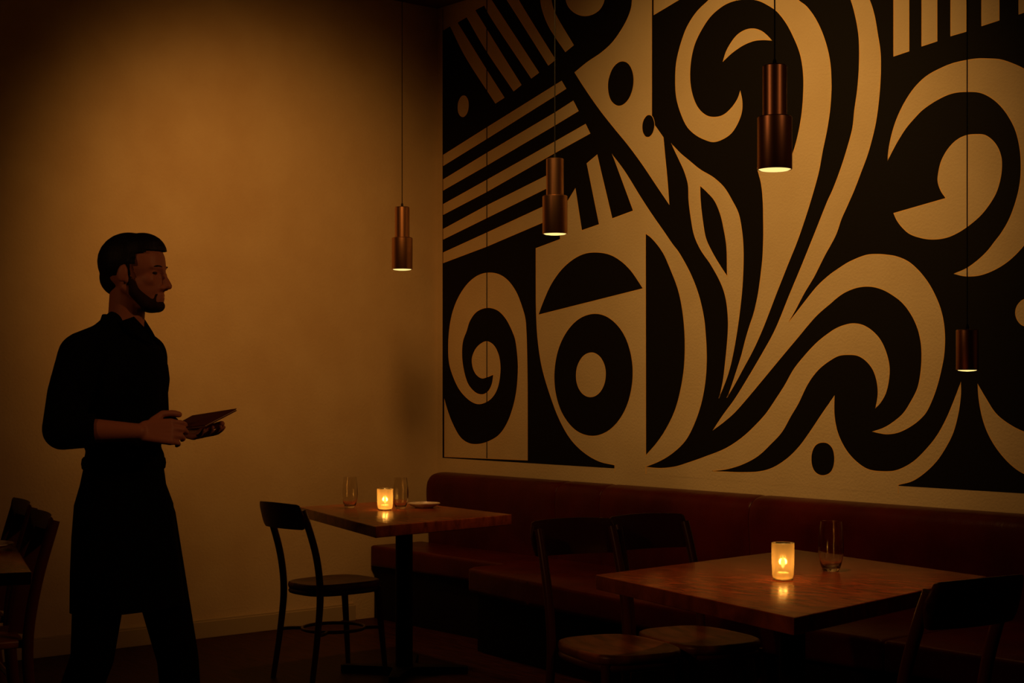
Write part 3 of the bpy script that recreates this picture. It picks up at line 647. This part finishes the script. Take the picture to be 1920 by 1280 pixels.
limb(bm, [H(.083,0,.012), H(.092,0,-.015), H(.104,0,-.040)], [.0085,.0085,.0110])
capsule(bm, H(.076,-.016,-.0665), H(.076,.016,-.0665), .0065, .0065); capsule(bm, H(.075,-.013,-.077), H(.075,.013,-.077), .0068, .0068)
capsule(bm, H(.083,-.006,-.066), H(.083,.006,-.066), .0058, .0058); capsule(bm, H(.082,-.007,-.0765), H(.082,.007,-.0765), .0060, .0060)
limb(bm, [H(-.030,0,-.05), Vector((-.005,0,1.545)), Vector((-.025,0,1.46))], [.054,.055,.072])
for s_, sh, el in ((-1,ShR,ElR),(1,ShL,ElL)):
    capsule(bm, Vector((-.02,0,1.47)), sh + Vector((0,0,-.01)), .050, .046)
limb(bm, [Vector((-.02,0,1.42)), Vector((-.02,0,1.20)), Vector((-.01,0,1.00))], [.095,.095,.105])
for sh, el, wr in ((ShR,ElR,WrR),(ShL,ElL,WrL)):
    limb(bm, [sh, el], [.044,.037]); m_ = el.lerp(wr, .33)
    limb(bm, [el, m_, wr], [.038,.037,.0245])
for hip, kn, an, toe in ((HipR,KnR,AnR,Vector((-.155,-.08,.035))),(HipL,KnL,AnL,Vector((.29,.07,.03)))):
    limb(bm, [hip, kn, an, an.lerp(toe,.7)], [.075,.047,.033,.025])
# the near hand holds the menu's lower corner, the far hand carries it from below
hand(bm, WrR + Vector((.008,.004,.002)), Vector((1,.30,-.03)), Vector((0,1,.25)), Vector((.1,.35,1)), (38,42,46,52))
hand(bm, WrL + Vector((.004,-.010,-.002)), Vector((.80,-.62,-.10)), Vector((0,0,1)), Vector((.6,.8,.15)), (18,20,22,24))
me = fuse(bm, .0040, 7, .5)
body = mobj('body', me, M['skin'], per, angle=180)
body['label'] = 'brown skin of the face, neck, forearms and hands'

# eyes
for s in (-1, 1):
    bm = bmesh.new(); ellipsoid(bm, H(.0716,s*.0295,-.0015), (.0085,.0125,.0055)); obj('eye', bm, M['eye'], per, angle=180)
    bm = bmesh.new(); tube(bm, crom([H(.089,s*.012,.017), H(.0855,s*.029,.0205), H(.070,s*.046,.016)], 5), [.0016]*6+[.0024]*2+[.0014]*3, 8); obj('eyebrow', bm, M['hair'], per, angle=180)
# hair: close cropped cap with sideburns
bm = bmesh.new()
ellipsoid(bm, H(-.026,0,.036), (.096,.079,.090)); ellipsoid(bm, H(.018,0,.062), (.074,.068,.062)); ellipsoid(bm, H(.042,0,.084), (.040,.050,.032))
ellipsoid(bm, H(-.052,0,-.010), (.066,.062,.062))
for s in (-1, 1): capsule(bm, H(.020,s*.063,.030), H(.018,s*.0655,-.012), .015, .008)
me = fuse(bm, .0045, 5)
# keep the hair off the face and the ears
bm = bmesh.new(); bm.from_mesh(me); bpy.data.meshes.remove(me)
kill = []
for v in bm.verts:
    q = HR.inverted() @ (v.co - HC)
    front = .058 if q.z > .055 else (.030 if q.z > .02 else .016)
    face = q.x > front and q.z < .066
    low = q.z < -.028 and q.x > -.03
    if face or low: kill.append(v)
bmesh.ops.delete(bm, geom=kill, context='VERTS')
obj('hair', bm, M['hair'], per, recalc=False, angle=180)
# beard on the jaw
bm = bmesh.new()
for s in (-1, 1):
    limb(bm, [H(.012,s*.063,-.025), H(.018,s*.054,-.058), H(.048,s*.034,-.092)], [.0085,.018,.021])
ellipsoid(bm, H(.066,0,-.099), (.024,.026,.020)); ellipsoid(bm, H(.048,0,-.100), (.036,.036,.020))
for s in (-1, 1): limb(bm, [H(.082,s*.004,-.0575), H(.073,s*.024,-.066), H(.066,s*.024,-.088)], [.0046,.0046,.008])
mobj('beard', fuse(bm, .004, 4), M['beard'], per, angle=180)

# shirt
bm = bmesh.new()
ax = (ShL-ShR).normalized(); ang = math.atan2(ax.y, ax.x)
R_ = Matrix.Rotation(ang, 3, 'Z')
ellipsoid(bm, (-.022,-.005,1.36), (.190,.125,.165), R_); ellipsoid(bm, (-.016,0,1.24), (.150,.122,.17), R_)
for s in (-1, 1): capsule(bm, (-.030,s*.030,1.535), (-.05,s*.10,1.475), .034, .052)
ellipsoid(bm, (-.010,0,1.11), (.128,.118,.10), R_); ellipsoid(bm, (-.045,-.01,1.42), (.16,.095,.09), R_)
ellipsoid(bm, (.030,-.04,1.33), (.09,.075,.12), R_)
for sh in (ShR, ShL): capsule(bm, Vector((-.018,0,1.495)), sh + Vector((0,0,.008)), .058, .062)
limb(bm, [ShR+Vector((-.004,0,0)), ShR.lerp(ElR,.5)+Vector((-.012,0,0)), ElR+Vector((-.004,0,.002))], [.066,.062,.060])
capsule(bm, ElR+Vector((0,0,.0)), ElR.lerp(WrR,.26)+Vector((0,0,-.002)), .058, .050)
limb(bm, [ShL, ShL.lerp(ElL,.5), ElL], [.064,.058,.054]); capsule(bm, ElL, ElL.lerp(WrL,.35), .052, .046)
me = fuse(bm, .006, 6)
obj_ = mobj('shirt', me, M['shirt'], per, angle=180)
for el, wr, f, r in ((ElR,WrR,.33,.050),(ElL,WrL,.45,.047)):
    p = el.lerp(wr, f); d = (wr-el).normalized()
    bm = bmesh.new(); tube(bm, [p-d*.020, p-d*.016, p+d*.012, p+d*.016], [r-.004,r,r,r-.004], 24)
    obj('rolled_cuff', bm, M['shirt'], per, angle=60)
# collar, open at the throat
bm = bmesh.new(); rows = []
for j, (dz, dr) in enumerate(((0,0),(.030,-.004),(.034,.003),(.004,.012))):
    row = []
    for k in range(29):
        a = math.radians(-150+300*k/28)+PI+math.radians(-25)
        fr = (1-math.cos(a-PI-math.radians(-25)))*.5
        cx = -.012+.004*dz; rr = .068+dr
        row.append(bm.verts.new((cx+rr*math.cos(a)*1.05+ .01*(1-fr), rr*.95*math.sin(a), 1.525-.050*(fr**1.2)+dz*(1-.25*fr))))
    rows.append(row)
for a, b in zip(rows, rows[1:]):
    for k in range(28): bm.faces.new((a[k], a[k+1], b[k+1], b[k]))
for s in (-1, 1):      # collar points folded down beside the open throat
    fl = [(.030,s*.062,1.545), (.062,s*.030,1.505), (.082,s*.046,1.462), (.040,s*.085,1.488), (-.005,s*.085,1.530)]
    a = [bm.verts.new(q) for q in fl]; b_ = [bm.verts.new((q[0]+.004, q[1]+s*.003, q[2]+.003)) for q in fl]
    bm.faces.new(a); bm.faces.new(b_[::-1])
    for i in range(5): bm.faces.new((a[i], a[(i+1)%5], b_[(i+1)%5], b_[i]))
obj('collar', bm, M['shirt'], per, recalc=False, angle=180)
# apron wrapped round the hips
bm = bmesh.new(); rows = []; n = 72
for z, x0, x1, yw in ((1.105,-.128,.104,.135),(1.04,-.141,.112,.155),(.98,-.158,.134,.172),(.88,-.165,.145,.178),(.78,-.168,.160,.180),(.70,-.168,.170,.180),(.668,-.168,.173,.180)):
    row = []
    for k in range(n):
        a = 2*PI*k/n; fold = 1+.022*math.sin(a*9+z*4)*(1.12-z)/.45
        cx = (x0+x1)/2; rx = (x1-x0)/2
        zz = z + (.012*math.cos(a) if z < .69 else 0)
        row.append(bm.verts.new((cx+rx*math.cos(a)*fold, yw*math.sin(a)*fold*.92, zz)))
    rows.append(row)
for a, b in zip(rows, rows[1:]):
    for k in range(n): bm.faces.new((a[k], a[(k+1)%n], b[(k+1)%n], b[k]))
inner = []
for row in rows[::-1]:
    c = Vector((sum(v.co.x for v in row)/n, 0, 0))
    inner.append([bm.verts.new(Vector((c.x+(v.co.x-c.x)*.975, v.co.y*.975, v.co.z))) for v in row])
allr = [rows[-1]] + inner + [rows[0]]
for a, b in zip(allr, allr[1:]):
    for k in range(n): bm.faces.new((a[k], a[(k+1)%n], b[(k+1)%n], b[k]))
obj('apron', bm, M['apron'], per, angle=70)
bm = bmesh.new(); tube(bm, [Vector((-.0125+.118*math.cos(2*PI*k/48), .128*math.sin(2*PI*k/48), 1.105)) for k in range(48)], .020, 8, closed=True, flat=.35)
obj('apron_waistband', bm, M['apron'], per, angle=70)
# trousers
bm = bmesh.new(); ellipsoid(bm, (-.005,0,1.00), (.115,.145,.12))
limb(bm, [HipR, KnR, AnR+Vector((-.004,0,-.045))], [.092,.064,.056]); limb(bm, [HipL, KnL, AnL+Vector((-.006,0,.0))], [.092,.064,.056])
mobj('trousers', fuse(bm, .006, 5), M['trousers'], per, angle=180)
for an, heel, toe, tip in ((AnR, (-.275,-.08,.100), (-.175,-.08,.038), (-.120,-.08,.022)), (AnL, (.150,.07,.040), (.29,.07,.034), (.36,.07,.024))):
    bm = bmesh.new(); limb(bm, [an+Vector((0,0,-.01)), heel], [.040,.036]); limb(bm, [heel, toe, tip], [.036,.036,.022]); limb(bm, [an, toe], [.038,.034])
    mobj('shoe', fuse(bm, .006, 5), M['shoe'], per, angle=180)

# the menu he holds is a thing of its own
mo = empty('menu_folder', P0 + Vector((0,0,0)), per.rotation_euler.z, 'slim dark red menu folder held level in the walking waiter\'s hands', 'menu')
def slab(bm, quad, nrm, t0, t1, inset=0):
    c = sum(quad, Vector())/4
    a = [bm.verts.new(p+(c-p)*inset + nrm*t0) for p in quad]; b = [bm.verts.new(p+(c-p)*inset + nrm*t1) for p in quad]
    bm.faces.new(a[::-1]); bm.faces.new(b)
    for i in range(4): bm.faces.new((a[i], a[(i+1)%4], b[(i+1)%4], b[i]))
Q = [Vector((.150,-.150,1.208)), Vector((.262,-.135,1.222)), Vector((.322,.045,1.267)), Vector((.190,.030,1.246))]
nq = (Q[1]-Q[0]).cross(Q[3]-Q[0]).normalized()
for a, b in ((-.004, -.0015), (.0015, .004)):
    bm = bmesh.new(); slab(bm, Q, nq, a, b); obj('cover', bm, M['menu'], mo, smooth=False)
bm = bmesh.new(); slab(bm, Q, nq, -.0014, .0014, .02); obj('pages', bm, M['paper'], mo, smooth=False)
